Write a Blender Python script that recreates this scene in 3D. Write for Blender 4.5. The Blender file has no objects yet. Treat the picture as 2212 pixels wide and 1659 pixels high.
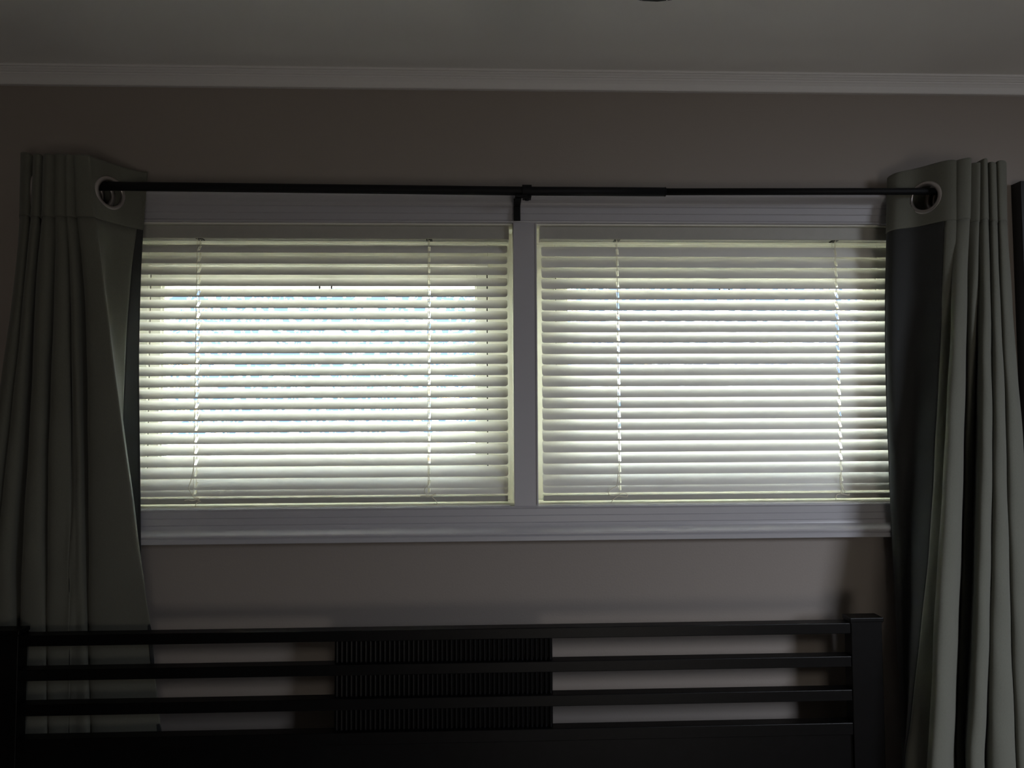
import bpy, bmesh, math, random
from mathutils import Vector, Matrix
random.seed(7)
C = bpy.context.scene.collection
SC = bpy.context.scene
PI = math.pi

# ------------------------------------------------------------------ camera
cam_d = bpy.data.cameras.new('camera'); cam = bpy.data.objects.new('camera', cam_d); C.objects.link(cam)
cam_d.sensor_width = 36.0; cam_d.lens = 36.0 * 1533 / 2212; cam_d.clip_start = 0.02
cam.matrix_world = Matrix(((0.99941, 0.003594, -0.034167, 0.0), (-0.033968, -0.045512, -0.998386, -1.3797), (-0.005143, 0.998957, -0.045363, 1.76), (0, 0, 0, 1)))
SC.camera = cam

# ------------------------------------------------------------------ view
vs = SC.view_settings
vs.view_transform = 'Standard'; vs.look = 'None'; vs.gamma = 1.0; vs.exposure = 0.0; vs.use_curve_mapping = False
SC.cycles.max_bounces = 16; SC.cycles.diffuse_bounces = 10; SC.cycles.transparent_max_bounces = 16
SC.cycles.sample_clamp_indirect = 0.0

# ------------------------------------------------------------------ sky
SKY = 1.0
W = bpy.data.worlds.new('sky'); SC.world = W; W.use_nodes = True
nt = W.node_tree; nt.nodes.clear()
out = nt.nodes.new('ShaderNodeOutputWorld'); bg = nt.nodes.new('ShaderNodeBackground')
tc = nt.nodes.new('ShaderNodeTexCoord')
nz = nt.nodes.new('ShaderNodeTexNoise'); nz.inputs['Scale'].default_value = 110; nz.inputs['Detail'].default_value = 5; nz.inputs['Roughness'].default_value = 0.6
cr = nt.nodes.new('ShaderNodeValToRGB')
cr.color_ramp.elements[0].position = 0.50; cr.color_ramp.elements[0].color = (0.66, 1.02, 2.0, 1)
cr.color_ramp.elements[1].position = 0.64; cr.color_ramp.elements[1].color = (30.0, 32.0, 35.0, 1)
nt.links.new(tc.outputs['Generated'], nz.inputs['Vector']); nt.links.new(nz.outputs['Fac'], cr.inputs['Fac'])
nt.links.new(cr.outputs['Color'], bg.inputs['Color']); bg.inputs['Strength'].default_value = SKY
nt.links.new(bg.outputs['Background'], out.inputs['Surface'])

# ------------------------------------------------------------------ sun (behind the house, shines on the garden)
sd = bpy.data.lights.new('sun', 'SUN'); sd.energy = 84.0; sd.angle = 0.01; sd.color = (1.0, 0.95, 0.88)
sun = bpy.data.objects.new('sun', sd); C.objects.link(sun)
sun.rotation_euler = Vector((0.25, 0.75, -0.85)).to_track_quat('-Z', 'Y').to_euler()

# ------------------------------------------------------------------ daylight coming in through the window in the right wall
ad = bpy.data.lights.new('daylight', 'AREA'); ad.shape = 'RECTANGLE'; ad.size = 0.80; ad.size_y = 0.60
ad.energy = 9.0; ad.color = (0.82, 0.88, 1.0); ad.spread = math.radians(80)
al = bpy.data.objects.new('daylight', ad); C.objects.link(al)
al.location = (2.00, -1.80, 2.05)
al.rotation_euler = (Vector((1.10, 0.0, 0.90)) - Vector(al.location)).to_track_quat('-Z', 'Y').to_euler()

# soft fill light added by the back wall, tilted up to the ceiling
dd = bpy.data.lights.new('back_fill_light', 'AREA'); dd.shape = 'RECTANGLE'; dd.size = 0.80; dd.size_y = 1.20
dd.energy = 7.6; dd.color = (1.0, 0.92, 0.82); dd.spread = math.radians(130)
dl = bpy.data.objects.new('back_fill_light', dd); C.objects.link(dl)
dl.location = (0.75, -3.50, 0.95); dl.rotation_euler = (math.radians(128), 0, 0)

# ------------------------------------------------------------------ materials
def mat(name, col, rough=0.6, metal=0.0, spec=0.5, noise=None, bump=None, var=0.0):
    m = bpy.data.materials.new(name); m.use_nodes = True
    t = m.node_tree; b = t.nodes['Principled BSDF']
    b.inputs['Base Color'].default_value = (*col, 1); b.inputs['Roughness'].default_value = rough
    b.inputs['Metallic'].default_value = metal; b.inputs['Specular IOR Level'].default_value = spec
    c = t.nodes.new('ShaderNodeTexCoord')
    if noise:
        n = t.nodes.new('ShaderNodeTexNoise'); n.inputs['Scale'].default_value = noise; n.inputs['Detail'].default_value = 4
        t.links.new(c.outputs['Object'], n.inputs['Vector'])
        if var:
            r = t.nodes.new('ShaderNodeValToRGB')
            r.color_ramp.elements[0].position = 0.3; r.color_ramp.elements[1].position = 0.7
            r.color_ramp.elements[0].color = (*[x * (1 - var) for x in col], 1)
            r.color_ramp.elements[1].color = (*[min(1, x * (1 + var)) for x in col], 1)
            t.links.new(n.outputs['Fac'], r.inputs['Fac']); t.links.new(r.outputs['Color'], b.inputs['Base Color'])
        if bump:
            bp = t.nodes.new('ShaderNodeBump'); bp.inputs['Strength'].default_value = bump; bp.inputs['Distance'].default_value = 0.002
            t.links.new(n.outputs['Fac'], bp.inputs['Height']); t.links.new(bp.outputs['Normal'], b.inputs['Normal'])
    return m

def fabric(name, col, var=0.12, weave=900):
    m = mat(name, col, 0.95, 0, 0.1)
    t = m.node_tree; b = t.nodes['Principled BSDF']; b.inputs['Sheen Weight'].default_value = 0.15; b.inputs['Sheen Roughness'].default_value = 0.5
    c = t.nodes.new('ShaderNodeTexCoord'); mp = t.nodes.new('ShaderNodeMapping'); mp.inputs['Scale'].default_value = (1, 1, 0.35)
    n = t.nodes.new('ShaderNodeTexNoise'); n.inputs['Scale'].default_value = weave; n.inputs['Detail'].default_value = 2
    r = t.nodes.new('ShaderNodeValToRGB')
    r.color_ramp.elements[0].color = (*[x * (1 - var) for x in col], 1); r.color_ramp.elements[1].color = (*[x * (1 + var) for x in col], 1)
    t.links.new(c.outputs['Object'], mp.inputs['Vector']); t.links.new(mp.outputs['Vector'], n.inputs['Vector'])
    t.links.new(n.outputs['Fac'], r.inputs['Fac']); t.links.new(r.outputs['Color'], b.inputs['Base Color'])
    bp = t.nodes.new('ShaderNodeBump'); bp.inputs['Strength'].default_value = 0.15; bp.inputs['Distance'].default_value = 0.0006
    t.links.new(n.outputs['Fac'], bp.inputs['Height']); t.links.new(bp.outputs['Normal'], b.inputs['Normal'])
    return m

M = {}
M['wall'] = mat('taupe_paint', (0.315, 0.278, 0.252), 0.7, 0, 0.3, noise=260, bump=0.12)
M['ceiling'] = mat('ceiling_paint', (0.88, 0.88, 0.86), 0.8, 0, 0.2, noise=300, bump=0.1)
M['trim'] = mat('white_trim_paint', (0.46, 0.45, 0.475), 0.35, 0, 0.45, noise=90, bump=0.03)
M['crown'] = mat('uplit_crown_paint', (0.78, 0.77, 0.77), 0.5, 0, 0.3, noise=90, bump=0.03)  # trim paint made lighter to stand in for up-light on the crown
M['liner'] = mat('cream_trim_paint', (0.91, 0.89, 0.80), 0.45, 0, 0.4, noise=90, bump=0.03)
M['vinyl'] = mat('white_vinyl', (0.92, 0.91, 0.83), 0.4, 0, 0.4, noise=40, var=0.02)
M['floor'] = mat('pale_carpet', (0.55, 0.50, 0.44), 0.95, 0, 0.1, noise=400, var=0.15, bump=0.4)
M['rodblack'] = mat('black_rod_metal', (0.005, 0.005, 0.006), 0.6, 0.0, 0.25, noise=200, bump=0.03)
M['headrail'] = mat('painted_headrail_metal', (0.42, 0.41, 0.37), 0.4, 0, 0.4, noise=60, var=0.03)
M['blackwood'] = mat('black_stained_wood', (0.0022, 0.0020, 0.0023), 0.40, 0, 0.22, noise=60, bump=0.08, var=0.3)
M['ring'] = mat('brushed_grommet_metal', (0.50, 0.46, 0.44), 0.35, 0.85, 0.5, noise=300, bump=0.03)
M['curtain'] = fabric('olive_grey_curtain', (0.155, 0.156, 0.128))
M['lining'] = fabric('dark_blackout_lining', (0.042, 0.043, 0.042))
M['cord'] = mat('cream_cord', (0.80, 0.76, 0.64), 0.8, 0, 0.2, noise=900, bump=0.2)
M['latch'] = mat('dark_bronze_latch', (0.03, 0.027, 0.025), 0.4, 0.5, 0.5, noise=100, bump=0.02)
M['gasket'] = mat('dark_rubber_gasket', (0.05, 0.05, 0.05), 0.7, 0, 0.3, noise=100, bump=0.02)
M['brick'] = mat('red_brick', (0.42, 0.20, 0.13), 0.85, 0, 0.2, noise=60, var=0.3, bump=0.4)
M['mortar'] = mat('grey_mortar', (0.55, 0.52, 0.48), 0.9, 0, 0.2, noise=120, var=0.1, bump=0.3)
M['soffit'] = mat('painted_soffit', (0.66, 0.60, 0.34), 0.7, 0, 0.3, noise=60, var=0.03)
M['grass'] = mat('garden_grass', (0.38, 0.385, 0.34), 0.9, 0, 0.1, noise=8, var=0.35)
M['bark'] = mat('tree_bark', (0.36, 0.31, 0.26), 0.9, 0, 0.1, noise=20, var=0.3, bump=0.5)
M['frameblack'] = mat('black_frame_wood', (0.010, 0.010, 0.010), 0.4, 0, 0.4, noise=80, bump=0.05)
M['art'] = mat('dark_print', (0.05, 0.048, 0.045), 0.5, 0, 0.3, noise=3, var=0.3)
M['fan'] = mat('black_fan_blade', (0.012, 0.012, 0.012), 0.5, 0, 0.4, noise=60, bump=0.03)
M['bedding'] = mat('pale_bedding', (0.45, 0.44, 0.43), 0.95, 0, 0.1, noise=25, bump=0.5)
M['frost'] = mat('frosted_pane', (0.6, 0.62, 0.66), 0.3, 0, 0.4, noise=30, var=0.02)

def leafmat():
    m = mat('autumn_leaf', (0.62, 0.50, 0.22), 0.7, 0, 0.2)
    t = m.node_tree; b = t.nodes['Principled BSDF']
    c = t.nodes.new('ShaderNodeTexCoord'); n = t.nodes.new('ShaderNodeTexNoise'); n.inputs['Scale'].default_value = 3.0
    r = t.nodes.new('ShaderNodeValToRGB')
    r.color_ramp.elements[0].position = 0.35; r.color_ramp.elements[0].color = (0.75, 0.42, 0.16, 1)
    r.color_ramp.elements[1].position = 0.6; r.color_ramp.elements[1].color = (0.75, 0.72, 0.40, 1)
    t.links.new(c.outputs['Object'], n.inputs['Vector']); t.links.new(n.outputs['Fac'], r.inputs['Fac'])
    t.links.new(r.outputs['Color'], b.inputs['Base Color'])
    o = t.nodes['Material Output']; tr = t.nodes.new('ShaderNodeBsdfTranslucent'); mx = t.nodes.new('ShaderNodeMixShader'); mx.inputs['Fac'].default_value = 0.35
    t.links.new(r.outputs['Color'], tr.inputs['Color']); t.links.new(b.outputs[0], mx.inputs[1]); t.links.new(tr.outputs[0], mx.inputs[2]); t.links.new(mx.outputs[0], o.inputs['Surface'])
    return m
M['leaf'] = leafmat()

def slatmat():
    m = bpy.data.materials.new('blind_vinyl'); m.use_nodes = True
    t = m.node_tree; t.nodes.clear()
    o = t.nodes.new('ShaderNodeOutputMaterial'); d = t.nodes.new('ShaderNodeBsdfDiffuse'); tr = t.nodes.new('ShaderNodeBsdfTranslucent')
    g = t.nodes.new('ShaderNodeBsdfGlossy'); g.inputs['Roughness'].default_value = 0.35
    c = t.nodes.new('ShaderNodeTexCoord'); n = t.nodes.new('ShaderNodeTexNoise'); n.inputs['Scale'].default_value = 6
    r = t.nodes.new('ShaderNodeValToRGB')
    r.color_ramp.elements[0].color = (0.86, 0.85, 0.80, 1); r.color_ramp.elements[1].color = (0.89, 0.88, 0.83, 1)
    t.links.new(c.outputs['Object'], n.inputs['Vector']); t.links.new(n.outputs['Fac'], r.inputs['Fac'])
    t.links.new(r.outputs['Color'], d.inputs['Color']); tr.inputs['Color'].default_value = (0.80, 0.78, 0.68, 1)
    m1 = t.nodes.new('ShaderNodeMixShader'); m1.inputs['Fac'].default_value = SLAT_T
    t.links.new(d.outputs[0], m1.inputs[1]); t.links.new(tr.outputs[0], m1.inputs[2])
    m2 = t.nodes.new('ShaderNodeMixShader'); m2.inputs['Fac'].default_value = 0.04
    t.links.new(m1.outputs[0], m2.inputs[1]); t.links.new(g.outputs[0], m2.inputs[2])
    t.links.new(m2.outputs[0], o.inputs['Surface'])
    return m
SLAT_T = 0.03
M['slat'] = slatmat()

def glassmat():
    m = bpy.data.materials.new('window_glass'); m.use_nodes = True
    t = m.node_tree; t.nodes.clear()
    o = t.nodes.new('ShaderNodeOutputMaterial'); tr = t.nodes.new('ShaderNodeBsdfTransparent'); g = t.nodes.new('ShaderNodeBsdfGlossy')
    tr.inputs['Color'].default_value = (0.93, 0.96, 0.95, 1); g.inputs['Roughness'].default_value = 0.01
    f = t.nodes.new('ShaderNodeFresnel'); f.inputs['IOR'].default_value = 1.45
    mx = t.nodes.new('ShaderNodeMixShader')
    t.links.new(f.outputs[0], mx.inputs['Fac']); t.links.new(tr.outputs[0], mx.inputs[1]); t.links.new(g.outputs[0], mx.inputs[2])
    t.links.new(mx.outputs[0], o.inputs['Surface'])
    return m
M['glass'] = glassmat()


# ------------------------------------------------------------------ helpers
def link(name, me, m, parent=None, smooth=False):
    if m is not None:
        for k in (m if isinstance(m, (list, tuple)) else [m]): me.materials.append(k)
    if smooth:
        for p in me.polygons: p.use_smooth = True
    o = bpy.data.objects.new(name, me); C.objects.link(o)
    if parent is not None: o.parent = parent
    return o

def obj(name, bm, m, parent=None, smooth=False):
    bmesh.ops.recalc_face_normals(bm, faces=bm.faces)
    me = bpy.data.meshes.new(name); bm.to_mesh(me); bm.free()
    return link(name, me, m, parent, smooth)

def box(bm, x0, x1, y0, y1, z0, z1, bev=0.0):
    r = bmesh.ops.create_cube(bm, size=1.0); v = r['verts']
    for q in v:
        q.co.x = x0 + (q.co.x + .5) * (x1 - x0); q.co.y = y0 + (q.co.y + .5) * (y1 - y0); q.co.z = z0 + (q.co.z + .5) * (z1 - z0)
    if bev:
        es = list({e for q in v for e in q.link_edges})
        bmesh.ops.bevel(bm, geom=es, offset=bev, segments=2, affect='EDGES', profile=0.5)

def bx(name, m, parent, x0, x1, y0, y1, z0, z1, bev=0.0):
    bm = bmesh.new(); box(bm, x0, x1, y0, y1, z0, z1, bev)
    return obj(name, bm, m, parent)

def prism_x(bm, prof, x0, x1):           # closed (y, z) outline swept along x
    a = [bm.verts.new((x0, y, z)) for y, z in prof]; b = [bm.verts.new((x1, y, z)) for y, z in prof]
    n = len(prof)
    for i in range(n): bm.faces.new((a[i], a[(i + 1) % n], b[(i + 1) % n], b[i]))
    bm.faces.new(a[::-1]); bm.faces.new(b)

def tube(bm, pts, r, seg=8, cap=True):
    pts = [Vector(p) for p in pts]; rings = []
    up = Vector((0, 0, 1))
    for i, p in enumerate(pts):
        d = (pts[min(i + 1, len(pts) - 1)] - pts[max(i - 1, 0)]).normalized()
        a = d.cross(up)
        if a.length < 1e-3: a = d.cross(Vector((0, 1, 0)))
        a.normalize(); b = d.cross(a)
        rr = r[i] if isinstance(r, (list, tuple)) else r
        rings.append([bm.verts.new(p + (a * math.cos(t) + b * math.sin(t)) * rr) for t in [2 * PI * k / seg for k in range(seg)]])
    for s, e in zip(rings, rings[1:]):
        for k in range(seg): bm.faces.new((s[k], s[(k + 1) % seg], e[(k + 1) % seg], e[k]))
    if cap: bm.faces.new(rings[0][::-1]); bm.faces.new(rings[-1])

def crspline(pts, n):                     # Catmull-Rom through tuples of any length
    out = []; P = [pts[0]] + list(pts) + [pts[-1]]
    for i in range(1, len(P) - 2):
        p0, p1, p2, p3 = P[i - 1], P[i], P[i + 1], P[i + 2]
        for k in range(n):
            t = k / n
            out.append(tuple(0.5 * (2 * b + (c - a) * t + (2 * a - 5 * b + 4 * c - d) * t * t + (3 * b - a - 3 * c + d) * t ** 3) for a, b, c, d in zip(p0, p1, p2, p3)))
    out.append(tuple(P[-2])); return out

def ring_lathe(bm, prof, c, ax, u, w, seg=40):   # profile (radius, height) turned about axis ax at c, closed
    rows = []
    for k in range(seg):
        t = 2 * PI * k / seg; d = u * math.cos(t) + w * math.sin(t)
        rows.append([bm.verts.new(c + d * r + ax * h) for r, h in prof])
    n = len(prof)
    for k in range(seg):
        a, b = rows[k], rows[(k + 1) % seg]
        for i in range(n): bm.faces.new((a[i], a[(i + 1) % n], b[(i + 1) % n], b[i]))

def thing(name, label, cat, loc=(0, 0, 0), group=None):
    o = bpy.data.objects.new(name, None); C.objects.link(o); o.location = loc
    o.empty_display_size = 0.05
    o['label'] = label; o['category'] = cat
    if group: o['group'] = group
    return o

def at_root(o):                           # parts are modelled in world space: keep them there under the moved Empty
    bpy.context.view_layer.update()
    for c in o.children:
        c.matrix_parent_inverse = o.matrix_world.inverted()

def struct(o, label=None, cat=None):
    o['kind'] = 'structure'
    if label: o['label'] = label
    if cat: o['category'] = cat
    return o

def stempty(name, loc):
    o = bpy.data.objects.new(name, None); C.objects.link(o); o.location = loc; o.empty_display_size = 0.05
    return o

# ------------------------------------------------------------------ room shell
XL, XR, YB, ZC = -2.3, 2.06, -3.6, 2.436
WT = 0.130                                # window wall thickness (inner leaf)
LX0, LX1, RX0, RX1, OZ0, OZ1 = -0.733, 0.0505, 0.0965, 0.872, 1.5895, 2.136   # clear openings
J = 0.012

bm = bmesh.new()
X = [XL - .1, LX0 - J, LX1 + J, RX0 - J, RX1 + J, XR + .1]; Z = [0, OZ0 - J, OZ1 + J, ZC + .1]
for i in range(5):
    for k in range(3):
        if k == 1 and i in (1, 3): continue
        box(bm, X[i], X[i + 1], 0, WT, Z[k], Z[k + 1])
bmesh.ops.remove_doubles(bm, verts=bm.verts, dist=1e-5)
seen = {}
for f in list(bm.faces):
    key = tuple(sorted(v.index for v in f.verts)) if False else tuple(round(c, 4) for c in f.calc_center_median())
    seen.setdefault(key, []).append(f)
bmesh.ops.delete(bm, geom=[f for fs in seen.values() if len(fs) > 1 for f in fs], context='FACES')
wall = struct(obj('wall_front', bm, M['wall']), 'taupe painted bedroom wall holding the two blinded windows', 'wall')

struct(bx('wall_left', M['wall'], None, XL - .1, XL, YB - .1, 0, 0, ZC + .1), 'taupe side wall left of the curtains, out of frame', 'wall')
struct(bx('wall_right', M['wall'], None, XR, XR + .1, YB - .1, 0, 0, ZC + .1), 'taupe side wall right of the curtains, out of frame', 'wall')
struct(bx('wall_back', M['wall'], None, XL, XR, YB - .1, YB, 0, ZC + .1), 'taupe wall behind the viewpoint', 'wall')
struct(bx('floor', M['floor'], None, XL - .1, XR + .1, YB - .1, WT, -.1, 0), 'pale carpet floor under the headboard', 'floor')
struct(bx('ceiling', M['ceiling'], None, XL - .1, XR + .1, YB - .1, WT + .1, ZC, ZC + .1), 'smooth white ceiling above the window wall', 'ceiling')

# unseen doorway added for the fill light (behind the viewpoint): casing on the closed wall
d1 = struct(stempty('added_door_1', (.75, YB, 0)), 'made-up doorway casing on the back wall, added for the fill light, out of frame', 'door')
bm = bmesh.new(); box(bm, .26, .33, YB, YB + .02, 0, 2.10, .002); box(bm, 1.17, 1.24, YB, YB + .02, 0, 2.10, .002); box(bm, .33, 1.17, YB, YB + .02, 2.03, 2.10, .002)
obj('added_casing', bm, M['trim'], d1); at_root(d1)

# crown moulding
cp = [(0, ZC - .0315), (-.0075, ZC - .0315), (-.0090, ZC - .0300), (-.0105, ZC - .0260), (-.0125, ZC - .0205), (-.0155, ZC - .0160), (-.0175, ZC - .0140),
      (-.0178, ZC - .0118), (-.0200, ZC - .0110), (-.0208, ZC - .0095), (-.0235, ZC - .0070), (-.0245, ZC - .0060), (-.0245, ZC - .0046), (-.0270, ZC - .0040), (-.0275, ZC), (0, ZC)]
bm = bmesh.new(); prism_x(bm, cp, XL, XR)
struct(obj('trim_1', bm, M['crown']), 'thin white stepped crown moulding where wall meets ceiling', 'moulding')

# window casing: thin beaded edge at the opening, ogee, thick outer edge
def casing_prof(sgn, z0):                # d = distance from the opening edge, p = how far proud
    dp = [(0, 0), (0, .0085), (.0006, .0102), (.0025, .0108), (.0045, .0092), (.0060, .0085), (.0172, .0085), (.0184, .0108), (.0300, .0108), (.0312, .0132),
          (.0345, .0134), (.0375, .0142), (.0400, .0162), (.0425, .0195), (.0448, .0233), (.0468, .0262), (.0488, .0275), (.0508, .0274), (.0526, .0262), (.0536, .0256), (.0541, .0268), (.0552, .0278), (.0625, .0278), (.0635, .0268), (.0635, 0)]
    return [(-p, z0 + sgn * d) for d, p in dp]
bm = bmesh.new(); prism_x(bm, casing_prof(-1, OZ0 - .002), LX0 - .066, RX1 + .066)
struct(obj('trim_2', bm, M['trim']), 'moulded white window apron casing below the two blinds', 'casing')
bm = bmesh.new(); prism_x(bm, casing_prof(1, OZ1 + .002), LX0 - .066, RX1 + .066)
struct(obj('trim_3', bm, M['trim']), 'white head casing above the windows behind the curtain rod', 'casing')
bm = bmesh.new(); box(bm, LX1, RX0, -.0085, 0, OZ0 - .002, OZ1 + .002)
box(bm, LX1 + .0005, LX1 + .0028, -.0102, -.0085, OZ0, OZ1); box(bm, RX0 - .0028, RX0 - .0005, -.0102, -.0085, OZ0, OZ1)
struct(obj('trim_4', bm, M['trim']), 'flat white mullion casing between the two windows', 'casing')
def side_prof(bm, x0, s):
    a = []
    for y, z in casing_prof(1, 0): a.append((x0 + s * z, y))
    lo = [bm.verts.new((x, y, OZ0 - .002)) for x, y in a]; hi = [bm.verts.new((x, y, OZ1 + .002)) for x, y in a]
    n = len(a)
    for i in range(n): bm.faces.new((lo[i], lo[(i + 1) % n], hi[(i + 1) % n], hi[i]))
    bm.faces.new(lo[::-1]); bm.faces.new(hi)
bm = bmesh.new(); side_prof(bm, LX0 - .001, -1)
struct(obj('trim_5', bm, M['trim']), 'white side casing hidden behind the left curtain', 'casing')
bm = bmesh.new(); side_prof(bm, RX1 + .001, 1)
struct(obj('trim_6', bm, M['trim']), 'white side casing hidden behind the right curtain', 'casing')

# baseboard
bbp = [(0, 0), (-.014, 0), (-.014, .085), (-.011, .092), (-.008, .100), (0, .102)]
bm = bmesh.new(); prism_x(bm, bbp, XL, XR); struct(obj('baseboard_front', bm, M['trim']), 'white baseboard along the window wall behind the headboard', 'baseboard')

# ------------------------------------------------------------------ windows
def window(idx, x0, x1, latch_black, label):
    root = stempty('window_%d' % idx, ((x0 + x1) / 2, 0.05, OZ0)); struct(root, label, 'window')
    P = []
    # painted jamb liner boards
    P.append(bx('jamb_board', M['liner'], root, x0 - J, x0, -.0005, .128, OZ0 - J, OZ1 + J))
    P.append(bx('jamb_board', M['liner'], root, x1, x1 + J, -.0005, .128, OZ0 - J, OZ1 + J))
    P.append(bx('head_board', M['liner'], root, x0, x1, -.0005, .128, OZ1, OZ1 + J))
    P.append(bx('sill_board', M['liner'], root, x0, x1, -.0005, .128, OZ0 - J, OZ0))
    # outer frame
    fx0, fx1, fz0, fz1 = x0 + .044, x1 - .050, OZ0 + .050, OZ1 - .068
    bm = bmesh.new()
    box(bm, x0, fx0, .078, .126, OZ0, OZ1, .0015); box(bm, fx1, x1, .078, .126, OZ0, OZ1, .0015)
    box(bm, fx0, fx1, .078, .126, fz1, OZ1, .0015); box(bm, fx0, fx1, .078, .126, OZ0, fz0, .0015)
    box(bm, x0, x0 + .006, .070, .078, OZ0, OZ1); box(bm, x1 - .006, x1, .070, .078, OZ0, OZ1)
    box(bm, x0 + .006, x1 - .006, .070, .078, OZ1 - .02, OZ1); box(bm, fx0, fx1, .071, .078, fz1 + .002, fz1 + .006)
    P.append(obj('frame', bm, M['vinyl'], root))
    bm = bmesh.new(); g = .0022
    for a, b, c, d in ((fx0, fx0 + g, fz0, fz1), (fx1 - g, fx1, fz0, fz1), (fx0 + g, fx1 - g, fz1 - g, fz1), (fx0 + g, fx1 - g, fz0, fz0 + g)): box(bm, a, b, .086, .100, c, d)
    P.append(obj('gasket', bm, M['gasket'], root))
    # sash
    sx0, sx1, sz0, sz1 = fx0 + g, fx1 - g, fz0 + g, fz1 - g; w = .0205
    bm = bmesh.new()
    box(bm, sx0, sx0 + w, .083, .118, sz0, sz1, .0012); box(bm, sx1 - w, sx1, .083, .118, sz0, sz1, .0012)
    box(bm, sx0 + w, sx1 - w, .083, .118, sz1 - w - .014, sz1, .0012); box(bm, sx0 + w, sx1 - w, .083, .118, sz0, sz0 + w, .0012)
    # glazing beads
    q = .004
    box(bm, sx0 + w, sx0 + w + q, .090, .112, sz0 + w, sz1 - w - .014); box(bm, sx1 - w - q, sx1 - w, .090, .112, sz0 + w, sz1 - w - .014)
    s = obj('sash', bm, M['vinyl'], root); P.append(s)
    pane = bx('pane', M['glass'], s, sx0 + w + .001, sx1 - w - .001, .098, .102, sz0 + w - .004, sz1 - w - .010)
    # sash latch: a hanging bail under the head of the sash
    cx = (sx0 + sx1) / 2 + .013
    bm = bmesh.new()
    if latch_black:
        box(bm, cx - .015, cx + .015, .072, .083, sz1 - w - .012, sz1 - w - .003, .001)
        z1 = sz1 - w - .012; z0 = z1 - .024
        tube(bm, [(cx - .0125, .076, z1), (cx - .0115, .075, z0 + .006), (cx - .008, .0745, z0), (cx + .008, .0745, z0), (cx + .0115, .075, z0 + .006), (cx + .0125, .076, z1)], .0017, 8)
    else:
        box(bm, cx - .015, cx + .015, .072, .083, sz1 - w - .012, sz1 - w - .003, .001)
        z1 = sz1 - w - .012
        tube(bm, [(cx - .0105, .076, z1), (cx - .0100, .075, z1 - .015)], .0016, 8); tube(bm, [(cx + .0105, .076, z1), (cx + .0100, .075, z1 - .015)], .0016, 8)
    P.append(obj('latch', bm, M['latch'], root)); P[-1]['label'] = 'dark latch bail on the sash'
    bm = bmesh.new(); box(bm, cx - .02, cx + .02, .070, .083, sz0 + .004, sz0 + .014, .002)
    P.append(obj('sash_lift', bm, M['vinyl'], root))
    at_root(root)
    return root
window(1, LX0, LX1, True, 'left window, sky and leaves showing between its half-open blind slats')
window(2, RX0, RX1, False, 'right window behind the nearly closed blind')

# ------------------------------------------------------------------ second daylight window in the right wall (out of frame)
r3 = struct(stempty('window_3', (XR, -1.80, 1.78)), 'high window in the right wall, out of frame', 'window')
bm = bmesh.new()
for a, b, c, d in ((-2.20, -2.14, 1.72, 2.36), (-1.46, -1.40, 1.72, 2.36), (-2.14, -1.46, 2.30, 2.36), (-2.14, -1.46, 1.72, 1.78)): box(bm, XR - .02, XR, a, b, c, d, .002)
obj('frame', bm, M['trim'], r3); bx('pane', M['frost'], r3, XR - .008, XR, -2.14, -1.46, 1.78, 2.30); at_root(r3)

# ------------------------------------------------------------------ venetian blinds
def slat_mesh(L, w, cords, crown=.0020, th=.0007, rc=.0050):
    ss = [-.5, -.47, -.42, -.34, -.23, -.10, .05, .20, .23, .34, .42, .47, .5]
    ss = [s * w for s in ss]
    xs_mid = []
    for c in cords: xs_mid += [c - .0026, c + .0026]
    bm = bmesh.new(); rows = []
    hole_rows = [i for i in range(len(ss) - 1) if ss[i] >= -.35 * w and ss[i + 1] <= .21 * w]
    for s in ss:
        k = w / 2 - abs(s)
        e = rc - math.sqrt(max(0, rc * rc - (rc - k) ** 2)) if k < rc else 0
        xs = [-L / 2 + e] + xs_mid + [L / 2 - e]
        z = crown * (1 - (2 * s / w) ** 2)
        rows.append([bm.verts.new((x, s, z)) for x in xs])
    for i in range(len(ss) - 1):
        for j in range(len(xs_mid) + 1):
            if j % 2 == 1 and i in hole_rows: continue
            bm.faces.new((rows[i][j], rows[i][j + 1], rows[i + 1][j + 1], rows[i + 1][j]))
    bmesh.ops.recalc_face_normals(bm, faces=bm.faces)
    bmesh.ops.solidify(bm, geom=bm.faces[:], thickness=th)
    me = bpy.data.meshes.new('slat'); bm.to_mesh(me); bm.free(); me.materials.append(M['slat'])
    for p in me.polygons: p.use_smooth = True
    me.set_sharp_from_angle(angle=math.radians(30))
    return me

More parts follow.
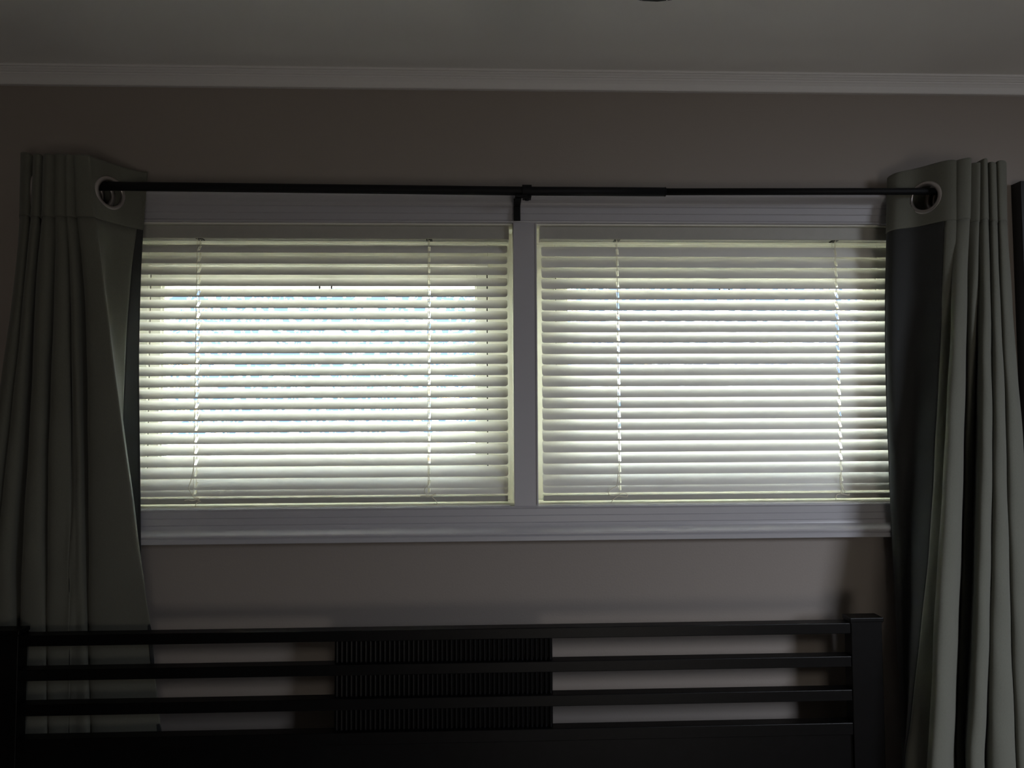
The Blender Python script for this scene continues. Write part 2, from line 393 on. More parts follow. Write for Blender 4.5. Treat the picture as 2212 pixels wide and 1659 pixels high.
def blind(x0, x1, cords, zb_first, zb_last, n, tilt, zlast_extra, label, tails):
    L = x1 - x0; cx = (x0 + x1) / 2; w = .0256; t = math.radians(tilt)
    root = thing('window_blind', label, 'window blind', (cx, .02, 1.5944))
    yin = .012; ext = w * math.sin(t); cy = yin + w * math.cos(t) / 2
    me = slat_mesh(L, w, [c - cx for c in cords])
    zc = [zb_first + (zb_last - zb_first) * k / (n - 1) + ext / 2 for k in range(n)]
    for k, z in enumerate(zc):
        o = bpy.data.objects.new('slat', me); C.objects.link(o); o.parent = root
        tt = t + math.radians(random.uniform(-.8, .8))
        o.location = (cx, cy, z + random.uniform(-.0003, .0003)); o.rotation_euler = (tt, random.uniform(-.0004, .0004), 0)
    # lowest slat lies closer on the bottom rail
    o = bpy.data.objects.new('slat', me); C.objects.link(o); o.parent = root
    o.location = (cx, cy - .001, zlast_extra + ext / 2); o.rotation_euler = (t, 0, 0)
    # head rail: channel with folded lips
    hz0, hz1 = 2.1105, 2.1352
    bm = bmesh.new()
    prof = [(.0092, hz0 + .001), (.0098, hz0), (.0128, hz0), (.0128, hz0 + .0012), (.0300, hz0 + .0012), (.0300, hz0), (.0335, hz0), (.0342, hz0 + .001), (.0342, hz1), (.0092, hz1)]
    prism_x(bm, prof, x0 - .0005, x1 + .0005)
    obj('headrail', bm, M['headrail'], root)
    for xe in (x0 - .003, x1 + .0005):
        bx('end_cap', M['headrail'], root, xe, xe + .0025, .0088, .0346, hz0 - .0005, hz1)
    for c in cords:
        bm = bmesh.new(); box(bm, c - .006, c + .006, .013, .030, hz0 - .0008, hz0 + .0012, .0004)
        obj('cord_guide', bm, M['latch'], root)
    # bottom rail
    bz0, bz1 = 1.5948, 1.6052
    prof = [(.0085, bz0 + .0015), (.0100, bz0), (.0290, bz0), (.0305, bz0 + .0015), (.0305, bz1 - .0015), (.0290, bz1), (.0100, bz1), (.0085, bz1 - .0015)]
    bm = bmesh.new(); prism_x(bm, prof, x0 + .001, x1 - .001)
    obj('bottom_rail', bm, M['headrail'], root)
    # cords
    for c in cords:
        bm = bmesh.new(); tube(bm, [(c + .0002, cy, hz0), (c, cy, bz1)], .0007, 6); obj('lift_cord', bm, M['cord'], root)
        bm = bmesh.new(); yb = yin + w * math.cos(t) + .0012
        tube(bm, [(c - .0018, yin - .0012, hz0), (c - .0018, yin - .0012, bz1)], .00045, 6)
        tube(bm, [(c - .0018, yb, hz0), (c - .0018, yb, bz1)], .00045, 6)
        for z in zc:                      # rungs of the ladder
            tube(bm, [(c - .0018, yin - .0012, z - ext / 2 - .0006), (c - .0018, yb, z + ext / 2 - .0006)], .00035, 5)
        obj('ladder_cord', bm, M['cord'], root)
    for tl in tails:
        bm = bmesh.new(); tube(bm, crspline([(a, .0062 if b > 1.5975 else .0056, b) for a, b in tl[0]], 5), .00075, 6)
        if len(tl) > 1: tube(bm, crspline([(a, .0060, b) for a, b in tl[1]], 5), .0014, 6)
        obj('cord_tail', bm, M['cord'], root)
    at_root(root)
    return root

TAILS = [[[[(-0.5635, 1.687), (-0.5641, 1.6649), (-0.5681, 1.6428), (-0.5723, 1.6297), (-0.5722, 1.6244), (-0.5677, 1.6155), (-0.5615, 1.6076), (-0.5545, 1.6066), (-0.5518, 1.6048), (-0.5553, 1.6022), (-0.55, 1.6008), (-0.5569, 1.5978), (-0.5595, 1.5917), (-0.5585, 1.5873), (-0.5568, 1.5855)], [(-0.5797, 1.6024), (-0.5727, 1.6037), (-0.5649, 1.6023), (-0.5579, 1.604), (-0.5518, 1.6057)]], [[(-0.1141, 1.6615), (-0.1141, 1.6436), (-0.115, 1.6302), (-0.1221, 1.6214), (-0.123, 1.6152), (-0.1185, 1.6089), (-0.1096, 1.607), (-0.1016, 1.6087), (-0.1025, 1.6114), (-0.1078, 1.6052), (-0.1025, 1.599), (-0.0989, 1.5936), (-0.0998, 1.5909), (-0.1051, 1.5919)], [(-0.131, 1.6068), (-0.1239, 1.6076), (-0.115, 1.6062), (-0.1078, 1.6079)]]], [[[(0.2538, 1.6479), (0.2527, 1.6317), (0.2499, 1.6227), (0.2417, 1.6183), (0.2352, 1.6111), (0.2352, 1.6067), (0.2415, 1.6048), (0.2506, 1.6065), (0.2606, 1.6091), (0.2688, 1.6091), (0.2724, 1.6054), (0.2706, 1.6019), (0.2633, 1.6019), (0.2542, 1.6029), (0.2451, 1.5976), (0.2405, 1.5923), (0.2404, 1.5896)]], [[(0.6961, 1.6417), (0.694, 1.6326), (0.6947, 1.6235), (0.701, 1.6134), (0.7036, 1.608), (0.7007, 1.6044), (0.6942, 1.6035), (0.6877, 1.6017), (0.6857, 1.5972), (0.6846, 1.5909)], [(0.6961, 1.6039), (0.7025, 1.6025), (0.7118, 1.6011), (0.7118, 1.6033)]]]]
blind(-.7184, .0396, (-.5637, -.1151), 2.0830, 1.6214, 22, 48, 1.6092, 'left venetian blind with cream slats half open, daylight showing through the gaps', TAILS[0])
blind(.1072, .8568, (.2592, .7021), 2.0762, 1.6242, 22, 60, 1.6098, 'right venetian blind with cream slats almost closed', TAILS[1])

# ------------------------------------------------------------------ curtain rod
def rod():
    root = thing('curtain_rod', 'black telescoping metal curtain rod across the top of both windows', 'curtain rod', (.07, -.081, 2.178))
    y = -.081; z0 = 2.1805; z1 = 2.1790
    bm = bmesh.new(); tube(bm, [(-.765, y, z0 + .002), (-.6345, y, z0 + .0015), (.0738, y, 2.1775), (.3330, y, 2.1775)], .0082, 20); obj('outer_tube', bm, M['rodblack'], root, True)
    bm = bmesh.new(); tube(bm, [(.31, y, 2.1775), (.7859, y, 2.1810), (.930, y, 2.1822)], .0064, 20); obj('inner_tube', bm, M['rodblack'], root, True)
    bm = bmesh.new(); tube(bm, [(.3322, y, 2.1775), (.3335, y, 2.1775)], .0086, 20); obj('tube_lip', bm, M['rodblack'], root, True)
    for x in (-.765, .930):
        s = -1 if x < 0 else 1; zz = 2.1835 if x < 0 else 2.1825
        bm = bmesh.new(); tube(bm, [(x - s * .006, y, zz), (x + s * .002, y, zz), (x + s * .010, y, zz), (x + s * .012, y, zz)], ([.0084, .0086, .0086, .0070] if x < 0 else [.0066, .0068, .0068, .0055]), 20); obj('end_cap', bm, M['rodblack'], root, True)
    at_root(root)
    # middle bracket
    b = thing('rod_bracket', 'black flat bracket holding the curtain rod above the mullion', 'bracket', (.058, -.02, 2.16))
    bm = bmesh.new(); box(bm, .0518, .0645, -.0218, -.0186, 2.1385, 2.188, .0006); obj('wall_plate', bm, M['rodblack'], b)
    bm = bmesh.new(); box(bm, .0520, .0643, -.083, -.0218, 2.1655, 2.1685, .0005); box(bm, .0520, .0750, -.089, -.076, 2.1655, 2.1685, .0005); obj('arm', bm, M['rodblack'], b)
    bm = bmesh.new()
    ring_lathe(bm, [(.0084, -.0085), (.0112, -.0085), (.0112, .0085), (.0084, .0085)], Vector((.0738, y, 2.1778)), Vector((1, 0, 0)), Vector((0, 1, 0)), Vector((0, 0, 1)), 28)
    obj('rod_cup', bm, M['rodblack'], b, False)
    bm = bmesh.new(); box(bm, .0660, .0816, -.088, -.074, 2.1622, 2.1672, .0005); tube(bm, [(.0738, y, 2.1622), (.0738, y, 2.1600)], .004, 12); obj('cup_screw', bm, M['rodblack'], b)
    for zz in (2.146, 2.160):
        bm = bmesh.new(); tube(bm, [(.0582, -.0218, zz), (.0582, -.0228, zz)], .0028, 12); obj('screw', bm, M['rodblack'], b)
    at_root(b)
    for x in (-.750, .915):
        e = thing('rod_bracket', 'black end bracket hidden behind the %s curtain' % ('left' if x < 0 else 'right'), 'bracket', (x, -.003, 2.165), 'end brackets of the curtain rod')
        bm = bmesh.new(); box(bm, x - .0063, x + .0063, -.0030, 0, 2.135, 2.195, .0005); obj('wall_plate', bm, M['rodblack'], e)
        bm = bmesh.new(); box(bm, x - .0063, x + .0063, -.089, -.0030, 2.166, 2.169, .0005); obj('arm', bm, M['rodblack'], e)
        at_root(e)
rod()

# ------------------------------------------------------------------ curtains
ZS = [2.226, 2.17, 2.115, 2.05, 1.98, 1.88, 1.76, 1.64, 1.52, 1.44, 1.38, 1.30, 1.22, 1.14]
LEFT_FOLDS = [
  [(-0.6439,-0.028),(-0.6467,-0.028),(-0.6494,-0.028),(-0.6519,-0.028),(-0.6529,-0.028),(-0.653,-0.028),(-0.6501,-0.028),(-0.6463,-0.028),(-0.643,-0.028),(-0.6422,-0.028),(-0.6419,-0.028),(-0.6426,-0.028),(-0.6432,-0.028),(-0.6437,-0.028)],
  [(-0.6571,-0.0329),(-0.6575,-0.0347),(-0.6582,-0.038),(-0.6605,-0.0475),(-0.6621,-0.0538),(-0.6638,-0.0585),(-0.6656,-0.06),(-0.668,-0.0577),(-0.6716,-0.0506),(-0.6752,-0.0445),(-0.6779,-0.0399),(-0.6789,-0.0367),(-0.6793,-0.035),(-0.6787,-0.035)],
  [(-0.6832,-0.0685),(-0.6812,-0.0703),(-0.6796,-0.0723),(-0.6864,-0.0785),(-0.6853,-0.0826),(-0.6712,-0.0844),(-0.6537,-0.085),(-0.6377,-0.0826),(-0.6249,-0.0753),(-0.6196,-0.0639),(-0.6157,-0.0559),(-0.6091,-0.0553),(-0.6013,-0.055),(-0.5926,-0.055)],
  [(-0.7023,-0.104),(-0.6974,-0.1045),(-0.6926,-0.105),(-0.6855,-0.1056),(-0.677,-0.1062),(-0.6632,-0.1068),(-0.6458,-0.107),(-0.6306,-0.1029),(-0.6201,-0.0912),(-0.6158,-0.0747),(-0.6123,-0.0636),(-0.6061,-0.0598),(-0.5982,-0.058),(-0.5887,-0.058)],
  [(-0.7088,-0.116),(-0.7029,-0.116),(-0.6967,-0.116),(-0.6858,-0.1171),(-0.6745,-0.1183),(-0.6606,-0.1196),(-0.6437,-0.119),(-0.6293,-0.1133),(-0.6196,-0.1001),(-0.6172,-0.0774),(-0.6147,-0.0627),(-0.6077,-0.0602),(-0.5993,-0.059),(-0.5898,-0.059)],
  [(-0.7287,-0.112),(-0.726,-0.112),(-0.7233,-0.112),(-0.7155,-0.1131),(-0.7083,-0.114),(-0.7022,-0.114),(-0.6972,-0.113),(-0.6956,-0.1076),(-0.6987,-0.0951),(-0.7067,-0.0747),(-0.7112,-0.0618),(-0.7081,-0.0605),(-0.705,-0.06),(-0.7018,-0.06)],
  [(-0.6831,-0.04),(-0.6836,-0.04),(-0.6872,-0.0411),(-0.7044,-0.0472),(-0.715,-0.0488),(-0.7218,-0.0459),(-0.7212,-0.045),(-0.7187,-0.0434),(-0.7189,-0.0385),(-0.7195,-0.0358),(-0.72,-0.034),(-0.7162,-0.036),(-0.7127,-0.037),(-0.7095,-0.037)],
  [(-0.7038,-0.03),(-0.7042,-0.03),(-0.7081,-0.0311),(-0.7239,-0.0359),(-0.7305,-0.038),(-0.7303,-0.038),(-0.7275,-0.038),(-0.7248,-0.0369),(-0.7241,-0.0334),(-0.7241,-0.0319),(-0.7241,-0.031),(-0.7203,-0.0329),(-0.7168,-0.034),(-0.7136,-0.034)],
  [(-0.7312,-0.112),(-0.7294,-0.112),(-0.7276,-0.112),(-0.7226,-0.112),(-0.7182,-0.112),(-0.715,-0.112),(-0.7115,-0.1099),(-0.7099,-0.1046),(-0.7115,-0.0951),(-0.7196,-0.0747),(-0.7242,-0.0618),(-0.7205,-0.0605),(-0.7171,-0.06),(-0.7139,-0.06)],
  [(-0.7405,-0.114),(-0.7394,-0.114),(-0.7383,-0.114),(-0.7358,-0.114),(-0.7325,-0.114),(-0.7273,-0.114),(-0.7225,-0.113),(-0.7207,-0.1088),(-0.7231,-0.0999),(-0.734,-0.0775),(-0.7405,-0.0637),(-0.7397,-0.0611),(-0.7377,-0.06),(-0.7349,-0.06)],
  [(-0.7105,-0.04),(-0.7109,-0.04),(-0.7163,-0.0413),(-0.7438,-0.0486),(-0.7543,-0.0583),(-0.7486,-0.0745),(-0.7368,-0.093),(-0.729,-0.1034),(-0.7324,-0.0989),(-0.7429,-0.0775),(-0.7493,-0.0641),(-0.7491,-0.0612),(-0.748,-0.06),(-0.7462,-0.06)],
  [(-0.7252,-0.035),(-0.7256,-0.035),(-0.7306,-0.0368),(-0.7537,-0.0458),(-0.7605,-0.0568),(-0.7508,-0.0741),(-0.7376,-0.093),(-0.7298,-0.1034),(-0.7332,-0.0989),(-0.7437,-0.0774),(-0.7501,-0.0641),(-0.7499,-0.0612),(-0.7488,-0.06),(-0.747,-0.06)],
  [(-0.7433,-0.114),(-0.742,-0.114),(-0.7408,-0.114),(-0.7386,-0.114),(-0.7365,-0.114),(-0.7342,-0.114),(-0.7321,-0.113),(-0.733,-0.1088),(-0.739,-0.0998),(-0.7502,-0.0775),(-0.7568,-0.0637),(-0.7565,-0.0611),(-0.7553,-0.06),(-0.7535,-0.06)],
  [(-0.7626,-0.112),(-0.762,-0.112),(-0.7615,-0.112),(-0.7609,-0.1126),(-0.7608,-0.113),(-0.7621,-0.113),(-0.7637,-0.112),(-0.7665,-0.107),(-0.7715,-0.0959),(-0.7829,-0.0748),(-0.7895,-0.0618),(-0.7879,-0.0605),(-0.7857,-0.06),(-0.7833,-0.06)],
  [(-0.7478,-0.035),(-0.7489,-0.035),(-0.7544,-0.0356),(-0.7772,-0.0387),(-0.7899,-0.04),(-0.7968,-0.04),(-0.7986,-0.04),(-0.7986,-0.0389),(-0.7997,-0.0353),(-0.8009,-0.0334),(-0.8018,-0.0321),(-0.7982,-0.034),(-0.7952,-0.035),(-0.7928,-0.035)],
  [(-0.7644,-0.113),(-0.7646,-0.113),(-0.7648,-0.113),(-0.7658,-0.113),(-0.7673,-0.113),(-0.7703,-0.113),(-0.7727,-0.1114),(-0.7756,-0.1063),(-0.7802,-0.0959),(-0.7902,-0.0748),(-0.7959,-0.0618),(-0.7937,-0.0605),(-0.7917,-0.06),(-0.7898,-0.06)],
  [(-0.7853,-0.113),(-0.7854,-0.113),(-0.7856,-0.113),(-0.7897,-0.113),(-0.793,-0.113),(-0.794,-0.113),(-0.7981,-0.1114),(-0.805,-0.1063),(-0.8144,-0.0958),(-0.8284,-0.0746),(-0.8368,-0.0618),(-0.8372,-0.0605),(-0.8367,-0.06),(-0.8356,-0.06)],
  [(-0.8262,-0.035),(-0.8268,-0.035),(-0.8277,-0.0356),(-0.8299,-0.0387),(-0.8311,-0.04),(-0.8315,-0.04),(-0.8338,-0.04),(-0.8375,-0.0389),(-0.8426,-0.0353),(-0.846,-0.0334),(-0.8483,-0.0321),(-0.8467,-0.034),(-0.8453,-0.035),(-0.8442,-0.035)],
  [(-0.7893,-0.113),(-0.7898,-0.113),(-0.7903,-0.113),(-0.795,-0.113),(-0.7994,-0.113),(-0.8032,-0.113),(-0.8096,-0.1114),(-0.8193,-0.1063),(-0.8335,-0.0958),(-0.8462,-0.0746),(-0.8535,-0.0618),(-0.8512,-0.0605),(-0.8484,-0.06),(-0.8453,-0.06)],
  [(-0.8041,-0.11),(-0.8044,-0.1114),(-0.8048,-0.1128),(-0.8093,-0.113),(-0.8144,-0.113),(-0.8206,-0.113),(-0.8307,-0.1114),(-0.8439,-0.1062),(-0.8605,-0.0957),(-0.8756,-0.0745),(-0.8848,-0.0618),(-0.8867,-0.0605),(-0.8876,-0.06),(-0.8878,-0.06)],
  [(-0.8434,-0.035),(-0.8443,-0.035),(-0.8458,-0.0356),(-0.8495,-0.0387),(-0.8533,-0.04),(-0.8586,-0.04),(-0.8666,-0.04),(-0.8764,-0.0389),(-0.8885,-0.0353),(-0.8924,-0.0333),(-0.8947,-0.0321),(-0.8945,-0.034),(-0.8942,-0.035),(-0.8941,-0.035)],
  [(-0.8259,-0.0858),(-0.8217,-0.0926),(-0.8175,-0.0994),(-0.8171,-0.1059),(-0.8186,-0.1105),(-0.824,-0.1123),(-0.8347,-0.1114),(-0.8486,-0.1062),(-0.8652,-0.0957),(-0.8815,-0.0744),(-0.8914,-0.0618),(-0.8943,-0.0605),(-0.8972,-0.06),(-0.8999,-0.06)],
  [(-0.8455,-0.0807),(-0.8423,-0.0853),(-0.8391,-0.0898),(-0.8378,-0.0961),(-0.8392,-0.1018),(-0.8461,-0.1078),(-0.8578,-0.11),(-0.8735,-0.1062),(-0.8938,-0.0956),(-0.9114,-0.0743),(-0.9223,-0.0618),(-0.9262,-0.0605),(-0.9293,-0.06),(-0.9319,-0.06)],
  [(-0.8699,-0.035),(-0.8693,-0.035),(-0.8695,-0.035),(-0.8731,-0.035),(-0.8793,-0.035),(-0.8903,-0.035),(-0.9035,-0.035),(-0.9174,-0.0339),(-0.933,-0.0303),(-0.937,-0.03),(-0.9392,-0.03),(-0.9422,-0.03),(-0.9451,-0.03),(-0.9478,-0.03)],
]
RIGHT_FOLDS = [
  [(0.8637,-0.122),(0.8623,-0.1211),(0.8611,-0.1202),(0.8591,-0.1162),(0.857,-0.111),(0.8527,-0.1061),(0.838,-0.115),(0.8209,-0.125),(0.8028,-0.1351),(0.7912,-0.1408),(0.7847,-0.1429),(0.7783,-0.144),(0.7714,-0.144),(0.7638,-0.144)],
  [(0.8511,-0.112),(0.8486,-0.1111),(0.8462,-0.1102),(0.8437,-0.1071),(0.8413,-0.1032),(0.8366,-0.0995),(0.8225,-0.1057),(0.8083,-0.1125),(0.7919,-0.1189),(0.7796,-0.1223),(0.7703,-0.1234),(0.7583,-0.124),(0.7459,-0.124),(0.7328,-0.124)],
  [(0.8232,-0.0716),(0.8209,-0.0697),(0.8187,-0.0679),(0.8183,-0.0634),(0.8175,-0.0595),(0.814,-0.058),(0.808,-0.0581),(0.8024,-0.0593),(0.7965,-0.06),(0.7924,-0.06),(0.7892,-0.06),(0.7849,-0.06),(0.78,-0.06),(0.7728,-0.06)],
  [(0.7924,-0.053),(0.7891,-0.053),(0.7858,-0.053),(0.7824,-0.053),(0.779,-0.053),(0.7757,-0.053),(0.7739,-0.053),(0.7745,-0.053),(0.7751,-0.053),(0.7754,-0.053),(0.7758,-0.053),(0.7762,-0.053),(0.776,-0.053),(0.7751,-0.053)],
  [(0.786,-0.034),(0.7831,-0.034),(0.7804,-0.034),(0.778,-0.034),(0.7754,-0.034),(0.7729,-0.034),(0.7719,-0.034),(0.7731,-0.034),(0.7745,-0.034),(0.7757,-0.034),(0.7769,-0.034),(0.7786,-0.034),(0.7802,-0.034),(0.7803,-0.034)],
  [(0.7975,-0.0255),(0.795,-0.0255),(0.7928,-0.0255),(0.7908,-0.0255),(0.7887,-0.0255),(0.7865,-0.0255),(0.7854,-0.0255),(0.786,-0.0255),(0.7869,-0.0255),(0.7878,-0.0255),(0.789,-0.0255),(0.7907,-0.0255),(0.7923,-0.0255),(0.7924,-0.0255)],
  [(0.8403,-0.032),(0.8397,-0.032),(0.8448,-0.032),(0.8757,-0.032),(0.9014,-0.032),(0.9101,-0.032),(0.904,-0.032),(0.8935,-0.032),(0.883,-0.032),(0.8758,-0.032),(0.8711,-0.032),(0.8649,-0.032),(0.8589,-0.032),(0.8526,-0.032)],
  [(0.8693,-0.115),(0.8658,-0.115),(0.8623,-0.115),(0.8567,-0.1159),(0.8502,-0.1175),(0.8388,-0.124),(0.8225,-0.1331),(0.804,-0.1445),(0.7845,-0.1565),(0.7725,-0.163),(0.766,-0.1652),(0.7593,-0.166),(0.7523,-0.166),(0.7455,-0.166)],
  [(0.8905,-0.116),(0.8881,-0.116),(0.8858,-0.116),(0.882,-0.1169),(0.8772,-0.1185),(0.8663,-0.1249),(0.8527,-0.1341),(0.8364,-0.1455),(0.8185,-0.1575),(0.8072,-0.164),(0.801,-0.1662),(0.7943,-0.167),(0.7884,-0.167),(0.7828,-0.167)],
  [(0.8506,-0.035),(0.8505,-0.035),(0.8552,-0.035),(0.884,-0.035),(0.91,-0.035),(0.9233,-0.035),(0.919,-0.035),(0.9138,-0.035),(0.908,-0.035),(0.9036,-0.035),(0.8994,-0.035),(0.8936,-0.035),(0.8875,-0.035),(0.8816,-0.035)],
  [(0.8959,-0.112),(0.8935,-0.112),(0.8912,-0.112),(0.8902,-0.1101),(0.8898,-0.1067),(0.8927,-0.0941),(0.8961,-0.0788),(0.8974,-0.0668),(0.896,-0.0581),(0.8926,-0.055),(0.8904,-0.0525),(0.8868,-0.05),(0.8807,-0.05),(0.8748,-0.05)],
  [(0.9117,-0.112),(0.9093,-0.112),(0.907,-0.112),(0.9059,-0.1101),(0.9056,-0.1067),(0.9076,-0.0941),(0.9074,-0.0788),(0.9067,-0.0669),(0.9044,-0.0581),(0.9015,-0.055),(0.8994,-0.0525),(0.8957,-0.05),(0.8896,-0.05),(0.8837,-0.05)],
  [(0.9171,-0.035),(0.916,-0.035),(0.9167,-0.035),(0.9258,-0.035),(0.9367,-0.035),(0.9473,-0.035),(0.9429,-0.035),(0.9376,-0.035),(0.9314,-0.035),(0.9263,-0.035),(0.9216,-0.035),(0.9152,-0.035),(0.909,-0.035),(0.902,-0.035)],
  [(0.9121,-0.114),(0.9097,-0.114),(0.9073,-0.114),(0.9061,-0.114),(0.905,-0.114),(0.9014,-0.114),(0.8968,-0.114),(0.8899,-0.114),(0.8826,-0.114),(0.8774,-0.114),(0.873,-0.114),(0.867,-0.114),(0.8602,-0.114),(0.8527,-0.114)],
  [(0.9263,-0.115),(0.9255,-0.115),(0.9247,-0.115),(0.924,-0.115),(0.9232,-0.115),(0.9212,-0.115),(0.9188,-0.115),(0.9133,-0.115),(0.9075,-0.115),(0.9033,-0.115),(0.8993,-0.115),(0.8935,-0.115),(0.8874,-0.115),(0.8813,-0.115)],
  [(0.9768,-0.035),(0.9756,-0.035),(0.9746,-0.035),(0.9742,-0.035),(0.9735,-0.035),(0.9717,-0.035),(0.9687,-0.035),(0.9643,-0.035),(0.9593,-0.035),(0.9553,-0.035),(0.9514,-0.035),(0.946,-0.035),(0.9398,-0.035),(0.9337,-0.035)],
  [(0.9299,-0.113),(0.9291,-0.113),(0.9283,-0.113),(0.9274,-0.113),(0.9264,-0.113),(0.9244,-0.113),(0.922,-0.113),(0.9168,-0.113),(0.9111,-0.113),(0.907,-0.113),(0.9037,-0.113),(0.8996,-0.113),(0.8963,-0.113),(0.8933,-0.113)],
  [(0.9429,-0.114),(0.9424,-0.114),(0.942,-0.114),(0.9419,-0.114),(0.942,-0.114),(0.9428,-0.114),(0.9441,-0.114),(0.9422,-0.114),(0.9407,-0.114),(0.9398,-0.114),(0.9389,-0.114),(0.9384,-0.114),(0.9384,-0.114),(0.9379,-0.114)],
  [(0.994,-0.035),(0.9936,-0.035),(0.9932,-0.035),(0.9927,-0.035),(0.9923,-0.035),(0.9923,-0.035),(0.993,-0.035),(0.9917,-0.035),(0.9904,-0.035),(0.9897,-0.035),(0.9892,-0.035),(0.9887,-0.035),(0.989,-0.035),(0.9891,-0.035)],
  [(0.9465,-0.112),(0.9461,-0.112),(0.9457,-0.112),(0.9456,-0.112),(0.9457,-0.112),(0.9464,-0.112),(0.9474,-0.112),(0.9461,-0.112),(0.9452,-0.112),(0.9449,-0.112),(0.9444,-0.112),(0.9445,-0.112),(0.9452,-0.112),(0.9453,-0.112)],
  [(0.969,-0.105),(0.9677,-0.105),(0.9664,-0.105),(0.9684,-0.105),(0.971,-0.105),(0.9741,-0.105),(0.9793,-0.105),(0.9826,-0.105),(0.9869,-0.105),(0.9903,-0.105),(0.9924,-0.105),(0.9951,-0.105),(0.9978,-0.105),(1.0003,-0.105)],
  [(1.0179,-0.035),(1.0166,-0.035),(1.0159,-0.035),(1.0174,-0.035),(1.019,-0.035),(1.0221,-0.035),(1.0266,-0.035),(1.0306,-0.035),(1.035,-0.035),(1.0386,-0.035),(1.0407,-0.035),(1.0435,-0.035),(1.0462,-0.035),(1.0488,-0.035)],
]

HB = 2.116                                # lower edge of the folded header

def zlerp(col, z):
    ex = ZS + [.14]; cc = list(col) + [(col[-1][0] + (col[-1][0] - col[-3][0]) * .4, col[-1][1])]
    if z >= ex[0]: return cc[0]
    for i in range(len(ex) - 1):
        if ex[i] >= z >= ex[i + 1]:
            t = (ex[i] - z) / (ex[i] - ex[i + 1])
            p0 = cc[max(i - 1, 0)]; p1 = cc[i]; p2 = cc[i + 1]; p3 = cc[min(i + 2, len(cc) - 1)]
            h = ex[i + 1] - ex[i]
            def tan(a, b, za, zb): return (b - a) / (zb - za) * h if zb != za else 0
            res = []
            for k in (0, 1):
                m1 = tan(p0[k], p2[k], ex[max(i - 1, 0)], ex[i + 1]); m2 = tan(p1[k], p3[k], ex[i], ex[min(i + 2, len(ex) - 1)])
                res.append((2 * t ** 3 - 3 * t * t + 1) * p1[k] + (t ** 3 - 2 * t * t + t) * m1 + (-2 * t ** 3 + 3 * t * t) * p2[k] + (t ** 3 - t * t) * m2)
            return tuple(res)
    return cc[-1]

def section(cols, z, n):                  # rounded folds: Catmull-Rom through the fold points
    return crspline([zlerp(c, z) for c in cols], n)

